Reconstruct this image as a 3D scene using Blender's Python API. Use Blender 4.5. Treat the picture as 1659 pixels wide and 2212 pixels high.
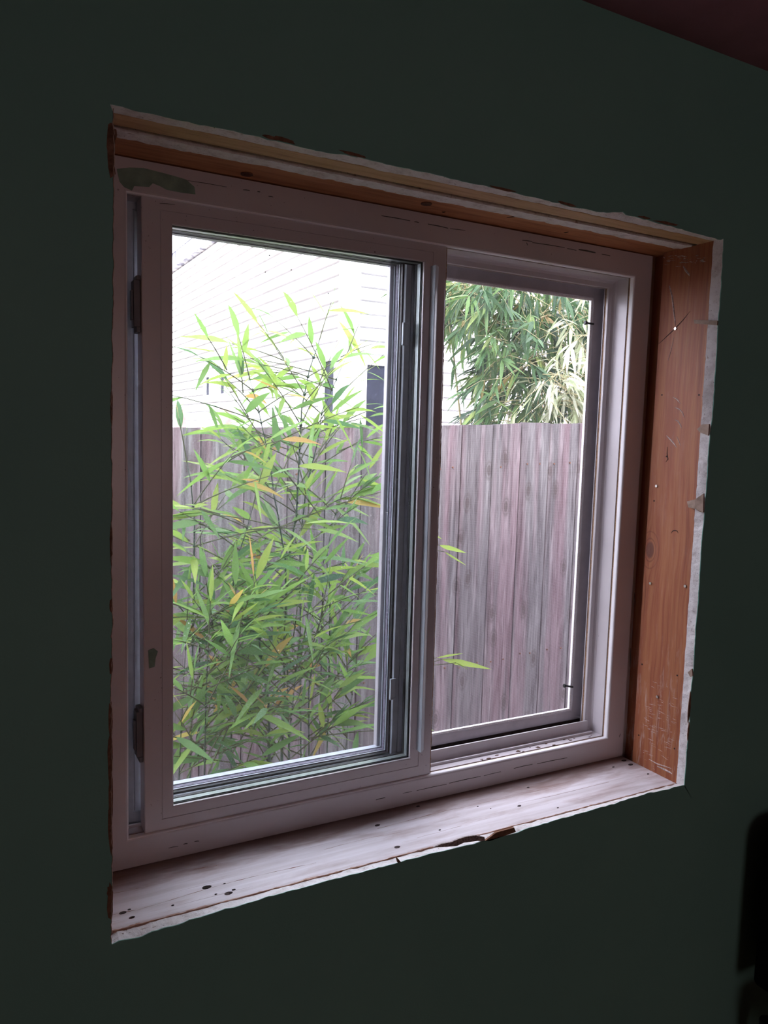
import bpy, math, random
from mathutils import Vector, Matrix, noise

# ------------------------------------------------------------------ camera, world, lights, exposure
sc = bpy.context.scene
for o in list(bpy.data.objects):
    bpy.data.objects.remove(o)
COL = sc.collection
CZ = 1.60                       # eye height above the room's floor
F_PX, CX, CY = 1690.0, 829.5, 1106.0
RIGHT = Vector((0.8801, -0.4738, 0.0296)).normalized()
FWD = Vector((0.4743, 0.8750, -0.0972))
FWD = (FWD - RIGHT * FWD.dot(RIGHT)).normalized()
DOWN = FWD.cross(RIGHT).normalized()
cam_d = bpy.data.cameras.new('camera')
cam = bpy.data.objects.new('camera', cam_d)
COL.objects.link(cam)
cam_d.sensor_fit = 'VERTICAL'
cam_d.sensor_height = 36.0
cam_d.lens = F_PX * 36.0 / 2212.0
cam_d.clip_start = 0.02
UPV = -DOWN
BACK = -FWD
cam.matrix_world = Matrix(((RIGHT.x, UPV.x, BACK.x, 0), (RIGHT.y, UPV.y, BACK.y, 0), (RIGHT.z, UPV.z, BACK.z, CZ), (0, 0, 0, 1)))
sc.camera = cam

world = bpy.data.worlds.new('overcast_sky')
sc.world = world
world.use_nodes = True
wn = world.node_tree.nodes
wn['Background'].inputs[0].default_value = (0.94, 0.93, 1.10, 1)
wn['Background'].inputs[1].default_value = 7.5

sun_d = bpy.data.lights.new('sun', 'SUN')
sun = bpy.data.objects.new('sun', sun_d)
COL.objects.link(sun)
sun_d.energy = 5.0
sun_d.angle = math.radians(12)
sun_d.color = (1.0, 0.97, 0.92)
sun.rotation_euler = Vector((0.45, 0.72, -0.67)).to_track_quat('-Z', 'Y').to_euler()

room_l = bpy.data.lights.new('room_fill_lamp', 'AREA')     # fill lamp added behind the viewer to brighten the room side
room = bpy.data.objects.new('room_fill_lamp', room_l)
COL.objects.link(room)
room_l.shape = 'RECTANGLE'
room_l.size, room_l.size_y = 1.3, 1.2
room_l.energy = 8.3
room_l.color = (1.0, 0.74, 0.75)
room.location = (0.55, -3.2, 1.45)
room.rotation_euler = Vector((0, 1, 0)).to_track_quat('-Z', 'Z').to_euler()

sc.view_settings.view_transform = 'Standard'
sc.view_settings.look = 'None'
sc.view_settings.gamma = 1.0
sc.view_settings.exposure = 0.0
sc.view_settings.use_curve_mapping = False
sc.cycles.max_bounces = 14
sc.cycles.transparent_max_bounces = 40
sc.cycles.diffuse_bounces = 6
sc.cycles.caustics_reflective = False
sc.cycles.use_denoising = True


# ------------------------------------------------------------------ measuring helpers
def ray(px, py):
    return RIGHT * ((px - CX) / F_PX) + DOWN * ((py - CY) / F_PX) + FWD


def atY(px, py, Y):
    a = ray(px, py); p = a * (Y / a.y); p.z += CZ
    return p


def atX(px, py, X):
    a = ray(px, py); p = a * (X / a.x); p.z += CZ
    return p


def atZ(px, py, Z):
    a = ray(px, py); p = a * ((Z - CZ) / a.z); p.z += CZ
    return p


# ------------------------------------------------------------------ mesh helpers
class MB:
    def __init__(self):
        self.v = []; self.f = []; self.r = []; self.cur = 0.5

    def add(self, vs, fs):
        b = len(self.v)
        self.v += [tuple(p) for p in vs]
        for f in fs:
            self.f.append(tuple(b + i for i in f)); self.r.append(self.cur)

    def box(self, x0, x1, y0, y1, z0, z1):
        self.add([(x0, y0, z0), (x1, y0, z0), (x1, y1, z0), (x0, y1, z0), (x0, y0, z1), (x1, y0, z1), (x1, y1, z1), (x0, y1, z1)],
                 [(0, 3, 2, 1), (4, 5, 6, 7), (0, 1, 5, 4), (1, 2, 6, 5), (2, 3, 7, 6), (3, 0, 4, 7)])

    def ring(self, x0, x1, z0, z1, prof, close=True):
        """sweep a profile of (inset, y) round a rectangle, mitred corners"""
        vs = []; fs = []
        for (i, y) in prof:
            vs += [(x0 + i, y, z0 + i), (x1 - i, y, z0 + i), (x1 - i, y, z1 - i), (x0 + i, y, z1 - i)]
        n = len(prof)
        for k in range(n if close else n - 1):
            a = 4 * k; b = 4 * ((k + 1) % n)
            for j in range(4):
                j2 = (j + 1) % 4
                fs.append((a + j, a + j2, b + j2, b + j))
        self.add(vs, fs)

    def tube(self, pts, rad, n=6, cap=True):
        pts = [Vector(p) for p in pts]
        rr = rad if isinstance(rad, (list, tuple)) else [rad] * len(pts)
        vs = []; fs = []
        for k, p in enumerate(pts):
            t = (pts[min(k + 1, len(pts) - 1)] - pts[max(k - 1, 0)])
            t = t.normalized() if t.length > 1e-9 else Vector((0, 0, 1))
            a = t.cross(Vector((0.31, 0.83, 0.12)))
            if a.length < 1e-3: a = t.cross(Vector((1, 0, 0)))
            a.normalize(); b = t.cross(a)
            for j in range(n):
                th = 2 * math.pi * j / n
                vs.append(p + (a * math.cos(th) + b * math.sin(th)) * rr[k])
        for k in range(len(pts) - 1):
            for j in range(n):
                j2 = (j + 1) % n
                fs.append((k * n + j, k * n + j2, (k + 1) * n + j2, (k + 1) * n + j))
        if cap:
            fs.append(tuple(range(n - 1, -1, -1)))
            fs.append(tuple((len(pts) - 1) * n + j for j in range(n)))
        self.add(vs, fs)

    def loft(self, loops, closed=True):
        n = len(loops[0]); vs = [p for l in loops for p in l]; fs = []
        for k in range(len(loops) - 1):
            for j in range(n if closed else n - 1):
                j2 = (j + 1) % n
                fs.append((k * n + j, k * n + j2, (k + 1) * n + j2, (k + 1) * n + j))
        self.add(vs, fs)

    def slab(self, poly, off):
        """flat polygon given thickness by the offset vector"""
        n = len(poly); off = Vector(off)
        vs = [Vector(p) for p in poly] + [Vector(p) + off for p in poly]
        fs = [tuple(range(n)), tuple(range(2 * n - 1, n - 1, -1))] + [(j, (j + 1) % n, n + (j + 1) % n, n + j) for j in range(n)]
        self.add(vs, fs)

    def build(self, name, mat, parent=None, smooth=False, bevel=0.0, fix=True):
        me = bpy.data.meshes.new(name)
        me.from_pydata(self.v, [], self.f)
        at = me.attributes.new('rnd', 'FLOAT', 'FACE')
        at.data.foreach_set('value', self.r)
        me.update()
        if fix:
            import bmesh
            bm = bmesh.new(); bm.from_mesh(me)
            bmesh.ops.recalc_face_normals(bm, faces=bm.faces)
            bm.to_mesh(me); bm.free()
        if smooth:
            me.polygons.foreach_set('use_smooth', [True] * len(me.polygons))
        o = bpy.data.objects.new(name, me)
        COL.objects.link(o)
        if mat is not None: me.materials.append(mat)
        if parent is not None: o.parent = parent
        if bevel > 0:
            b = o.modifiers.new('bevel', 'BEVEL'); b.width = bevel; b.segments = 2; b.limit_method = 'ANGLE'
        return o


def thing(name, label, cat, group=None):
    o = bpy.data.objects.new(name, None); COL.objects.link(o)
    o.empty_display_size = 0.1
    o['label'] = label; o['category'] = cat
    if group: o['group'] = group
    return o


def tag(o, label, cat, group=None):
    o['label'] = label; o['category'] = cat
    if group: o['group'] = group
    return o


def struct(o, label=None):
    o['kind'] = 'structure'
    if label: o['label'] = label
    return o


# ------------------------------------------------------------------ material helpers
class NT:
    def __init__(self, name):
        self.m = bpy.data.materials.new(name); self.m.use_nodes = True
        self.t = self.m.node_tree; self.t.nodes.clear()
        self.out = self.n('ShaderNodeOutputMaterial')

    def n(self, kind, **kw):
        nd = self.t.nodes.new(kind)
        for k, v in kw.items(): setattr(nd, k, v)
        return nd

    def l(self, a, b): self.t.links.new(a, b)

    def put(self, sock, v):
        if isinstance(v, bpy.types.NodeSocket): self.l(v, sock)
        elif isinstance(v, tuple) and len(v) == 3 and sock.type == 'RGBA': sock.default_value = (*v, 1)
        else: sock.default_value = v

    def coord(self, scale=(1, 1, 1), loc=(0, 0, 0)):
        c = self.n('ShaderNodeTexCoord'); mp = self.n('ShaderNodeMapping')
        self.l(c.outputs['Object'], mp.inputs[0])
        mp.inputs['Scale'].default_value = scale; mp.inputs['Location'].default_value = loc
        return mp.outputs[0]

    def noise(self, vec, scale=5, detail=4, rough=0.55, dist=0.0):
        nd = self.n('ShaderNodeTexNoise'); self.l(vec, nd.inputs['Vector'])
        nd.inputs['Scale'].default_value = scale; nd.inputs['Detail'].default_value = detail
        nd.inputs['Roughness'].default_value = rough; nd.inputs['Distortion'].default_value = dist
        return nd.outputs[0]

    def ramp(self, fac, stops, interp='LINEAR'):
        nd = self.n('ShaderNodeValToRGB'); self.l(fac, nd.inputs[0])
        e = nd.color_ramp.elements; nd.color_ramp.interpolation = interp
        while len(e) < len(stops): e.new(0.5)
        for k, (p, c) in enumerate(stops):
            e[k].position = p
            e[k].color = (*c, 1) if isinstance(c, tuple) else (c, c, c, 1)
        return nd.outputs[0]

    def mix(self, fac, a, b, blend='MIX'):
        nd = self.n('ShaderNodeMix', data_type='RGBA', blend_type=blend)
        self.put(nd.inputs[0], fac); self.put(nd.inputs[6], a); self.put(nd.inputs[7], b)
        return nd.outputs[2]

    def math(self, op, a, b=0.0, c=0.0):
        nd = self.n('ShaderNodeMath', operation=op)
        self.put(nd.inputs[0], a); self.put(nd.inputs[1], b); self.put(nd.inputs[2], c)
        return nd.outputs[0]

    def attr(self, name='rnd'):
        nd = self.n('ShaderNodeAttribute'); nd.attribute_name = name
        return nd.outputs['Fac']

    def bsdf(self, col, rough=0.6, bump=None, bstr=0.3, bdist=0.002, spec=0.4, metal=0.0):
        b = self.n('ShaderNodeBsdfPrincipled')
        self.put(b.inputs['Base Color'], col); self.put(b.inputs['Roughness'], rough)
        b.inputs['Specular IOR Level'].default_value = spec; b.inputs['Metallic'].default_value = metal
        if bump is not None:
            bp = self.n('ShaderNodeBump'); bp.inputs['Strength'].default_value = bstr; bp.inputs['Distance'].default_value = bdist
            self.l(bump, bp.inputs['Height']); self.l(bp.outputs[0], b.inputs['Normal'])
        return b.outputs[0]

    def done(self, sh):
        self.l(sh, self.out.inputs[0]); return self.m


def mat_plain(name, col, rough=0.6, var=0.12, scale=30, spec=0.4, metal=0.0):
    t = NT(name); v = t.coord()
    f = t.noise(v, scale, 5)
    dark = tuple(c * (1 - var) for c in col); lite = tuple(min(1, c * (1 + var)) for c in col)
    return t.done(t.bsdf(t.ramp(f, [(0.3, dark), (0.7, lite)]), rough, f, 0.15, 0.001, spec, metal))


def mat_vinyl():
    t = NT('white_vinyl'); v = t.coord()
    big = t.noise(v, 6, 5)
    base = t.ramp(big, [(0.3, (0.55, 0.515, 0.535)), (0.7, (0.61, 0.575, 0.595))])
    spk = t.noise(v, 210, 2)
    sp = t.ramp(spk, [(0.70, 0.0), (0.74, 1.0)])
    pat = t.ramp(t.noise(v, 9, 3), [(0.5, 0.0), (0.62, 1.0)])
    c = t.mix(t.math('MULTIPLY', t.math('MULTIPLY', sp, pat), 0.8), base, (0.08, 0.06, 0.05))
    return t.done(t.bsdf(c, 0.26, big, 0.05, 0.001, 0.5))


def mat_wall():
    t = NT('dark_green_wall_paint'); v = t.coord()
    f = t.noise(v, 3, 4); g = t.noise(v, 260, 3)
    c = t.ramp(f, [(0.25, (0.19, 0.41, 0.34)), (0.75, (0.225, 0.46, 0.375))])
    return t.done(t.bsdf(c, 0.6, g, 0.25, 0.001, 0.35))


def mat_gypsum():
    t = NT('broken_gypsum'); v = t.coord()
    f = t.noise(v, 60, 6, 0.7); g = t.noise(v, 320, 3)
    c = t.ramp(f, [(0.30, (0.62, 0.57, 0.55)), (0.5, (0.84, 0.81, 0.80)), (0.8, (0.92, 0.90, 0.90))])
    pit = t.ramp(g, [(0.27, 1.0), (0.33, 0.0)])
    c = t.mix(pit, c, (0.12, 0.09, 0.08))
    tear = t.ramp(t.noise(t.coord((1, 6, 1)), 55, 4, 0.6, 0.6), [(0.30, 1.0), (0.36, 0.0)])
    c = t.mix(t.math('MULTIPLY', tear, 0.75), c, (0.30, 0.20, 0.15))
    return t.done(t.bsdf(c, 0.85, f, 0.8, 0.003, 0.2))


def mat_wood(name, a, b, c2, axis='X', stretch=14, scale=6, dark=(0.10, 0.04, 0.02)):
    t = NT(name)
    s = {'X': (1, stretch, stretch), 'Z': (stretch, stretch, 1)}[axis]
    v = t.coord(s)
    f = t.noise(v, scale, 7, 0.62, 0.3)
    g = t.noise(v, scale * 4, 4, 0.6)
    base = t.ramp(f, [(0.28, a), (0.5, b), (0.74, c2)])
    line = t.ramp(g, [(0.30, 1.0), (0.40, 0.0)])
    base = t.mix(t.math('MULTIPLY', line, 0.45), base, dark)
    return t.done(t.bsdf(base, 0.6, f, 0.3, 0.002, 0.3))


def mat_jamb():
    """reddish fir stud: vertical grain, an oval knot with rings, whitish scrape haze"""
    t = NT('reddish_fir_stud')
    c = t.n('ShaderNodeTexCoord'); sp = t.n('ShaderNodeSeparateXYZ'); t.l(c.outputs['Object'], sp.inputs[0])
    Y, Z = sp.outputs[1], sp.outputs[2]
    ky, kz = KNOT.y, KNOT.z
    dy = t.math('MULTIPLY', t.math('SUBTRACT', Y, ky), 1 / 0.016)
    dz = t.math('MULTIPLY', t.math('SUBTRACT', Z, kz), 1 / 0.026)
    r2 = t.math('ADD', t.math('MULTIPLY', dy, dy), t.math('MULTIPLY', dz, dz))
    r = t.math('SQRT', r2)
    push = t.math('DIVIDE', 0.030, t.math('ADD', r2, 1.0))
    sgn = t.math('SIGN', dy)
    yw = t.math('SUBTRACT', Y, t.math('MULTIPLY', sgn, push))
    nz = t.noise(t.coord((1, 1, 1)), 3.0, 3)
    cb = t.n('ShaderNodeCombineXYZ')
    t.put(cb.inputs[0], 0.0)
    t.l(t.math('ADD', t.math('MULTIPLY', yw, 26), t.math('MULTIPLY', nz, 0.9)), cb.inputs[1])
    t.l(t.math('MULTIPLY', Z, 1.0), cb.inputs[2])
    f = t.noise(cb.outputs[0], 4.0, 6, 0.62, 0.2)
    base = t.ramp(f, [(0.25, (0.17, 0.048, 0.022)), (0.42, (0.30, 0.092, 0.042)), (0.6, (0.38, 0.145, 0.062)), (0.8, (0.28, 0.082, 0.038))])
    # grain lines crowd the room-side edge
    cb2 = t.n('ShaderNodeCombineXYZ'); t.put(cb2.inputs[0], 0.0)
    t.l(t.math('MULTIPLY', Y, 420), cb2.inputs[1]); t.l(t.math('MULTIPLY', Z, 3.0), cb2.inputs[2])
    fine = t.ramp(t.noise(cb2.outputs[0], 1.0, 4, 0.6), [(0.36, 1.0), (0.48, 0.0)])
    edge = t.ramp(t.math('MULTIPLY', t.math('SUBTRACT', 1.085, Y), 12.0), [(0.0, 0.15), (0.7, 0.8)])
    base = t.mix(t.math('MULTIPLY', fine, edge), base, (0.22, 0.07, 0.035))
    # knot core, dark rim and two thin rings
    core = t.ramp(r, [(0.55, 1.0), (0.75, 0.0)])
    base = t.mix(t.math('MULTIPLY', core, 0.85), base, (0.14, 0.05, 0.035))
    rim = t.ramp(t.math('MULTIPLY', r, 0.25), [(0.20, 0.0), (0.225, 1.0), (0.25, 0.0), (0.34, 0.0), (0.36, 0.8), (0.385, 0.0)])
    base = t.mix(t.math('MULTIPLY', rim, 0.55), base, (0.12, 0.035, 0.02))
    # plaster dust rubbed into the grain, most of it low down and along the cut edge
    sc1 = t.ramp(t.noise(t.coord((1, 30, 5)), 3.0, 6, 0.7, 0.4), [(0.53, 0.0), (0.68, 1.0)])
    low = t.ramp(t.math('SUBTRACT', 1.25, Z), [(0.0, 0.06), (0.28, 0.75)])
    base = t.mix(t.math('MULTIPLY', sc1, low), base, (0.56, 0.45, 0.40))
    return t.done(t.bsdf(base, 0.55, f, 0.25, 0.0015, 0.35))


def mat_sill():
    t = NT('whitewashed_sill_wood')
    v = t.coord((1, 16, 16))
    f = t.noise(v, 4.0, 7, 0.65, 0.3)
    wear = t.noise(t.coord((1.3, 5, 5)), 5, 5, 0.6, 0.3)
    white = t.ramp(f, [(0.28, (0.60, 0.54, 0.54)), (0.6, (0.80, 0.76, 0.79))])
    brown = t.ramp(f, [(0.3, (0.25, 0.13, 0.10)), (0.65, (0.47, 0.33, 0.29))])
    k = t.ramp(wear, [(0.46, 0.0), (0.74, 0.8)])
    c = t.mix(k, white, brown)
    lines = t.ramp(t.noise(t.coord((0.8, 60, 60)), 2.2, 3, 0.5), [(0.27, 1.0), (0.31, 0.0)])
    c = t.mix(t.math('MULTIPLY', lines, 0.6), c, (0.16, 0.06, 0.05))
    # darker brown band where the frame stands on the plank
    sp = t.n('ShaderNodeSeparateXYZ'); cc = t.n('ShaderNodeTexCoord'); t.l(cc.outputs['Object'], sp.inputs[0])
    d = t.math('ADD', sp.outputs[1], t.math('MULTIPLY', t.math('SUBTRACT', wear, 0.5), 0.06))
    band = t.ramp(t.math('MULTIPLY', t.math('SUBTRACT', d, 1.08), 12.0), [(0.25, 0.0), (0.75, 0.85)])
    c = t.mix(band, c, (0.20, 0.12, 0.10))
    return t.done(t.bsdf(c, 0.6, f, 0.35, 0.002, 0.35))


def mat_fence():
    t = NT('weathered_fence_wood'); rn = t.attr()
    c = t.n('ShaderNodeTexCoord'); sp = t.n('ShaderNodeSeparateXYZ'); t.l(c.outputs['Object'], sp.inputs[0])
    cb = t.n('ShaderNodeCombineXYZ')
    t.l(t.math('ADD', t.math('MULTIPLY', sp.outputs[0], 26), t.math('MULTIPLY', rn, 70)), cb.inputs[0])
    t.l(t.math('MULTIPLY', rn, 31), cb.inputs[1]); t.l(t.math('MULTIPLY', sp.outputs[2], 1.3), cb.inputs[2])
    f = t.noise(cb.outputs[0], 2.2, 8, 0.68, 0.6)
    cb2 = t.n('ShaderNodeCombineXYZ')
    t.l(t.math('ADD', t.math('MULTIPLY', sp.outputs[0], 150), t.math('MULTIPLY', rn, 90)), cb2.inputs[0])
    t.l(t.math('MULTIPLY', sp.outputs[2], 4.0), cb2.inputs[2])
    g = t.noise(cb2.outputs[0], 1.6, 5, 0.6, 0.4)
    grey = t.ramp(f, [(0.26, (0.035, 0.028, 0.03)), (0.42, (0.11, 0.101, 0.106)), (0.56, (0.19, 0.182, 0.186)), (0.74, (0.37, 0.355, 0.36))])
    red = t.ramp(f, [(0.3, (0.10, 0.045, 0.055)), (0.7, (0.28, 0.185, 0.215))])
    tint = t.ramp(t.noise(cb.outputs[0], 0.55, 2), [(0.46, 0.0), (0.64, 0.62)])
    c1 = t.mix(tint, grey, red)
    c1 = t.mix(t.math('MULTIPLY', t.ramp(g, [(0.32, 1.0), (0.44, 0.0)]), 0.75), c1, (0.05, 0.04, 0.04))
    c1 = t.mix(t.math('MULTIPLY', t.ramp(g, [(0.58, 0.0), (0.70, 1.0)]), 0.5), c1, (0.36, 0.33, 0.335))
    # knots
    vo = t.n('ShaderNodeTexVoronoi', voronoi_dimensions='2D'); cb3 = t.n('ShaderNodeCombineXYZ')
    t.l(t.math('MULTIPLY', sp.outputs[0], 7.0), cb3.inputs[0]); t.l(t.math('MULTIPLY', sp.outputs[2], 3.4), cb3.inputs[1])
    t.l(cb3.outputs[0], vo.inputs['Vector']); vo.inputs['Scale'].default_value = 1.0
    kn = t.ramp(vo.outputs['Distance'], [(0.06, 1.0), (0.085, 0.1), (0.11, 0.7), (0.15, 0.0)])
    c1 = t.mix(t.math('MULTIPLY', kn, 0.7), c1, (0.065, 0.05, 0.045))
    c1 = t.mix(t.ramp(rn, [(0.0, 0.0), (1.0, 0.22)]), c1, (0.10, 0.075, 0.083))
    return t.done(t.bsdf(c1, 0.85, f, 0.5, 0.004, 0.15))


def mat_eave():
    t = NT('mottled_gutter_paint'); v = t.coord()
    f = t.noise(v, 9, 5, 0.7); g = t.noise(v, 1.1, 2)
    k = t.math('MULTIPLY', t.ramp(f, [(0.47, 0.0), (0.55, 1.0)]), t.ramp(g, [(0.35, 0.4), (0.6, 1.0)]))
    return t.done(t.bsdf(t.mix(k, (0.85, 0.85, 0.86), (0.15, 0.15, 0.21)), 0.7))


def mat_leaf(name, stops, trans=0.4):
    t = NT(name); r = t.attr()
    c = t.ramp(r, stops)
    v = t.noise(t.coord(), 40, 2)
    c = t.mix(0.12, c, t.ramp(v, [(0.3, (0.04, 0.09, 0.03)), (0.7, (0.30, 0.36, 0.14))]))
    d = t.bsdf(c, 0.45, None, spec=0.35)
    tr = t.n('ShaderNodeBsdfTranslucent'); t.l(c, tr.inputs[0])
    m = t.n('ShaderNodeMixShader'); m.inputs[0].default_value = trans
    t.l(d, m.inputs[1]); t.l(tr.outputs[0], m.inputs[2])
    return t.done(m.outputs[0])


def mat_glass(name, dust=0.02, tint=(0.985, 0.99, 0.99)):
    t = NT(name)
    tr = t.n('ShaderNodeBsdfTransparent'); tr.inputs[0].default_value = (*tint, 1)
    gl = t.n('ShaderNodeBsdfGlossy'); gl.inputs['Roughness'].default_value = 0.02
    fr = t.n('ShaderNodeLayerWeight'); fr.inputs[0].default_value = 0.5
    m = t.n('ShaderNodeMixShader'); t.l(t.math('ADD', t.math('MULTIPLY', t.math('POWER', fr.outputs[1], 5.0), 0.6), 0.025), m.inputs[0])
    t.l(tr.outputs[0], m.inputs[1]); t.l(gl.outputs[0], m.inputs[2])
    tl = t.n('ShaderNodeBsdfTranslucent'); tl.inputs[0].default_value = (0.9, 0.9, 0.92, 1)
    v = t.coord()
    sp = t.ramp(t.noise(v, 330, 1), [(0.74, 0.0), (0.77, 1.0)])
    spm = t.ramp(t.noise(v, 7, 3), [(0.5, 0.0), (0.62, 1.0)])
    sm = t.ramp(t.noise(v, 4, 4), [(0.3, dust * 0.5), (0.75, dust * 1.6)])
    k = t.math('MAXIMUM', sm, t.math('MULTIPLY', t.math('MULTIPLY', sp, spm), 0.35))
    m2 = t.n('ShaderNodeMixShader'); t.l(k, m2.inputs[0])
    t.l(m.outputs[0], m2.inputs[1]); t.l(tl.outputs[0], m2.inputs[2])
    return t.done(m2.outputs[0])


KNOT = atX(1404, 1188, 1.2225)
VINYL = mat_vinyl()
WALL = mat_wall()
GYP = mat_gypsum()
KRAFT = mat_plain('torn_brown_paper', (0.23, 0.125, 0.08), 0.9, 0.5, 90, 0.1)
TANWOOD = mat_wood('pale_tan_lumber', (0.42, 0.24, 0.11), (0.60, 0.38, 0.20), (0.66, 0.45, 0.26))
BROWNWOOD = mat_wood('orange_brown_lumber', (0.33, 0.12, 0.045), (0.50, 0.21, 0.085), (0.56, 0.27, 0.12))
JAMB = mat_jamb()
SILL = mat_sill()
FENCE = mat_fence()
PLASTER = mat_plain('plaster_scrapes', (0.50, 0.41, 0.38), 0.9, 0.45, 260, 0.1)
SPLINTER = mat_wood('splintered_brown_wood', (0.20, 0.08, 0.04), (0.42, 0.24, 0.17), (0.60, 0.44, 0.38), 'X', 8, 40)
DARKHOLE = mat_plain('nail_hole_dark', (0.03, 0.018, 0.016), 0.9, 0.2)
STEEL = mat_plain('nail_steel', (0.62, 0.58, 0.55), 0.3, 0.1, 60, 0.5, 0.9)
RUST = mat_plain('rusty_nail', (0.16, 0.07, 0.04), 0.7, 0.4, 80, 0.3)
GASKET = mat_plain('black_rubber_gasket', (0.012, 0.012, 0.015), 0.5, 0.2, 40, 0.4)
SPACER = mat_plain('grey_green_glazing_spacer', (0.33, 0.38, 0.37), 0.3, 0.06, 50, 0.5, 0.3)
PILE = mat_plain('brown_pile_weatherstrip', (0.30, 0.19, 0.12), 0.95, 0.4, 300, 0.1)
PULL = mat_plain('blue_grey_pull_vinyl', (0.52, 0.58, 0.64), 0.28, 0.05, 20, 0.5)
KEEPER = mat_plain('grey_latch_plastic', (0.15, 0.14, 0.15), 0.45, 0.15, 30, 0.4)
BLACKP = mat_plain('black_plastic', (0.012, 0.012, 0.013), 0.35, 0.2, 30, 0.5)
SCREENF = mat_plain('grey_aluminium_screen_frame', (0.46, 0.44, 0.47), 0.4, 0.08, 40, 0.4, 0.2)
WIRE = mat_plain('pale_screen_wire', (0.26, 0.235, 0.265), 0.6, 0.05, 30, 0.3)
GREENSMEAR = mat_plain('green_paint_smear', (0.20, 0.30, 0.23), 0.6, 0.25, 45, 0.3)
SCUFF = mat_plain('dark_green_scuffs', (0.10, 0.10, 0.085), 0.7, 0.3, 120, 0.2)
GLASS = mat_glass('window_glass', 0.002)
GLASS2 = mat_glass('dusty_window_glass', 0.0035, (0.98, 0.987, 0.987))
SIDING = mat_plain('white_lap_siding', (0.86, 0.85, 0.84), 0.6, 0.03, 4, 0.3)
WTRIM = mat_plain('white_trim', (0.88, 0.87, 0.87), 0.5, 0.03, 6, 0.3)
ROOF = mat_plain('grey_shingle_roof', (0.36, 0.36, 0.42), 0.9, 0.5, 40, 0.1)
DARKPANE = mat_plain('blue_black_house_glass', (0.022, 0.024, 0.04), 0.5, 0.2, 12, 0.1)
CEIL = mat_plain('dark_maroon_ceiling', (0.40, 0.19, 0.23), 0.8, 0.1, 12, 0.2)
FLOOR = mat_wood('brown_floor_boards', (0.20, 0.10, 0.06), (0.32, 0.18, 0.11), (0.40, 0.24, 0.15))
ROOMW = mat_plain('dull_green_room_walls', (0.13, 0.18, 0.16), 0.7, 0.06, 5, 0.2)
SOIL = mat_plain('brown_soil_and_leaf_litter', (0.16, 0.12, 0.08), 0.95, 0.5, 18, 0.05)
OUTW = mat_plain('pale_exterior_cladding', (0.62, 0.60, 0.58), 0.7, 0.06, 8, 0.2)
CULM = mat_plain('green_bamboo_culm', (0.035, 0.06, 0.035), 0.5, 0.3, 30, 0.3)
TWIG = mat_plain('olive_bamboo_twig', (0.085, 0.095, 0.045), 0.6, 0.3, 40, 0.2)
CULM2 = mat_plain('tan_bamboo_cane', (0.34, 0.31, 0.17), 0.6, 0.3, 30, 0.2)
CHAIRM = mat_plain('black_chair_fabric', (0.010, 0.010, 0.013), 0.95, 0.3, 60, 0.1)
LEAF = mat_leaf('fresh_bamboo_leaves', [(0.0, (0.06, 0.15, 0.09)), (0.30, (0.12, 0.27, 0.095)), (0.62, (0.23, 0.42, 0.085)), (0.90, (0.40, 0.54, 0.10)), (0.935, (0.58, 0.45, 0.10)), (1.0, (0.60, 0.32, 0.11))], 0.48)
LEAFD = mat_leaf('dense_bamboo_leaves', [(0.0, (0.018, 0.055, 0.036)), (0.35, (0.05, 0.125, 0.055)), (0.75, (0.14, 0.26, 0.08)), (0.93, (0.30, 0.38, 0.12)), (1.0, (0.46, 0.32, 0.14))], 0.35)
LEAFP = mat_leaf('painted_sunlit_leaves', [(0.0, (0.24, 0.31, 0.15)), (0.35, (0.50, 0.56, 0.36)), (0.75, (0.76, 0.78, 0.66)), (1.0, (0.85, 0.82, 0.72))], 0.35)  # whitened leaf tones, the sunlight on them put into the colour

# ------------------------------------------------------------------ main dimensions
OX0, OX1 = 0.163, 1.2225              # rough opening
OZ0, OZ1 = CZ - 0.662, CZ + 0.373
FY = 1.162                            # room face of the window frame
CEILZ = CZ + 0.684
GZ = -0.28                            # ground outside

# ------------------------------------------------------------------ wall with the ragged cut
rng = random.Random(4)
OUT_TOP = [(249, 225), (306, 242), (425, 268), (505, 282), (571, 298), (600, 305), (640, 314), (669, 322), (693, 326), (759, 336), (839, 356), (945, 377), (980, 387), (1040, 399), (1112, 416), (1180, 432), (1231, 446), (1311, 460), (1345, 457), (1352, 463), (1432, 484), (1498, 502), (1563, 520)]
IN_TOP = [(249, 242), (333, 262), (425, 280), (545, 306), (600, 320), (640, 327), (733, 344), (825, 370), (918, 386), (1040, 410), (1059, 414), (1165, 438), (1340, 474), (1360, 479), (1532, 519)]
OUT_RIGHT = [(1563, 523), (1556, 645), (1552, 685), (1548, 764), (1540, 883), (1537, 916), (1532, 953), (1526, 1048), (1522, 1106), (1516, 1165), (1508, 1297), (1503, 1353), (1498, 1446), (1491, 1504), (1489, 1565), (1485, 1605), (1481, 1658), (1479, 1690)]
OUT_BOT = [(1474, 1697), (1445, 1705), (1389, 1716), (1313, 1740), (1240, 1761), (1155, 1785), (1108, 1801), (1047, 1817), (933, 1844), (866, 1862), (800, 1879), (640, 1921), (571, 1940), (532, 1952), (463, 1973), (354, 2005), (309, 2022), (241, 2037)]
IN_BOT = [(1450, 1682), (1352, 1710), (1240, 1737), (1049, 1798), (960, 1818), (800, 1859), (640, 1901), (545, 1929), (439, 1953), (359, 1982), (242, 2011)]
OUT_LEFT = [(241, 2030), (242, 1900), (241, 1700), (240, 1500), (242, 1350), (241, 1000), (241, 880), (243, 760), (245, 500), (245, 400), (246, 232)]


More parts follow.
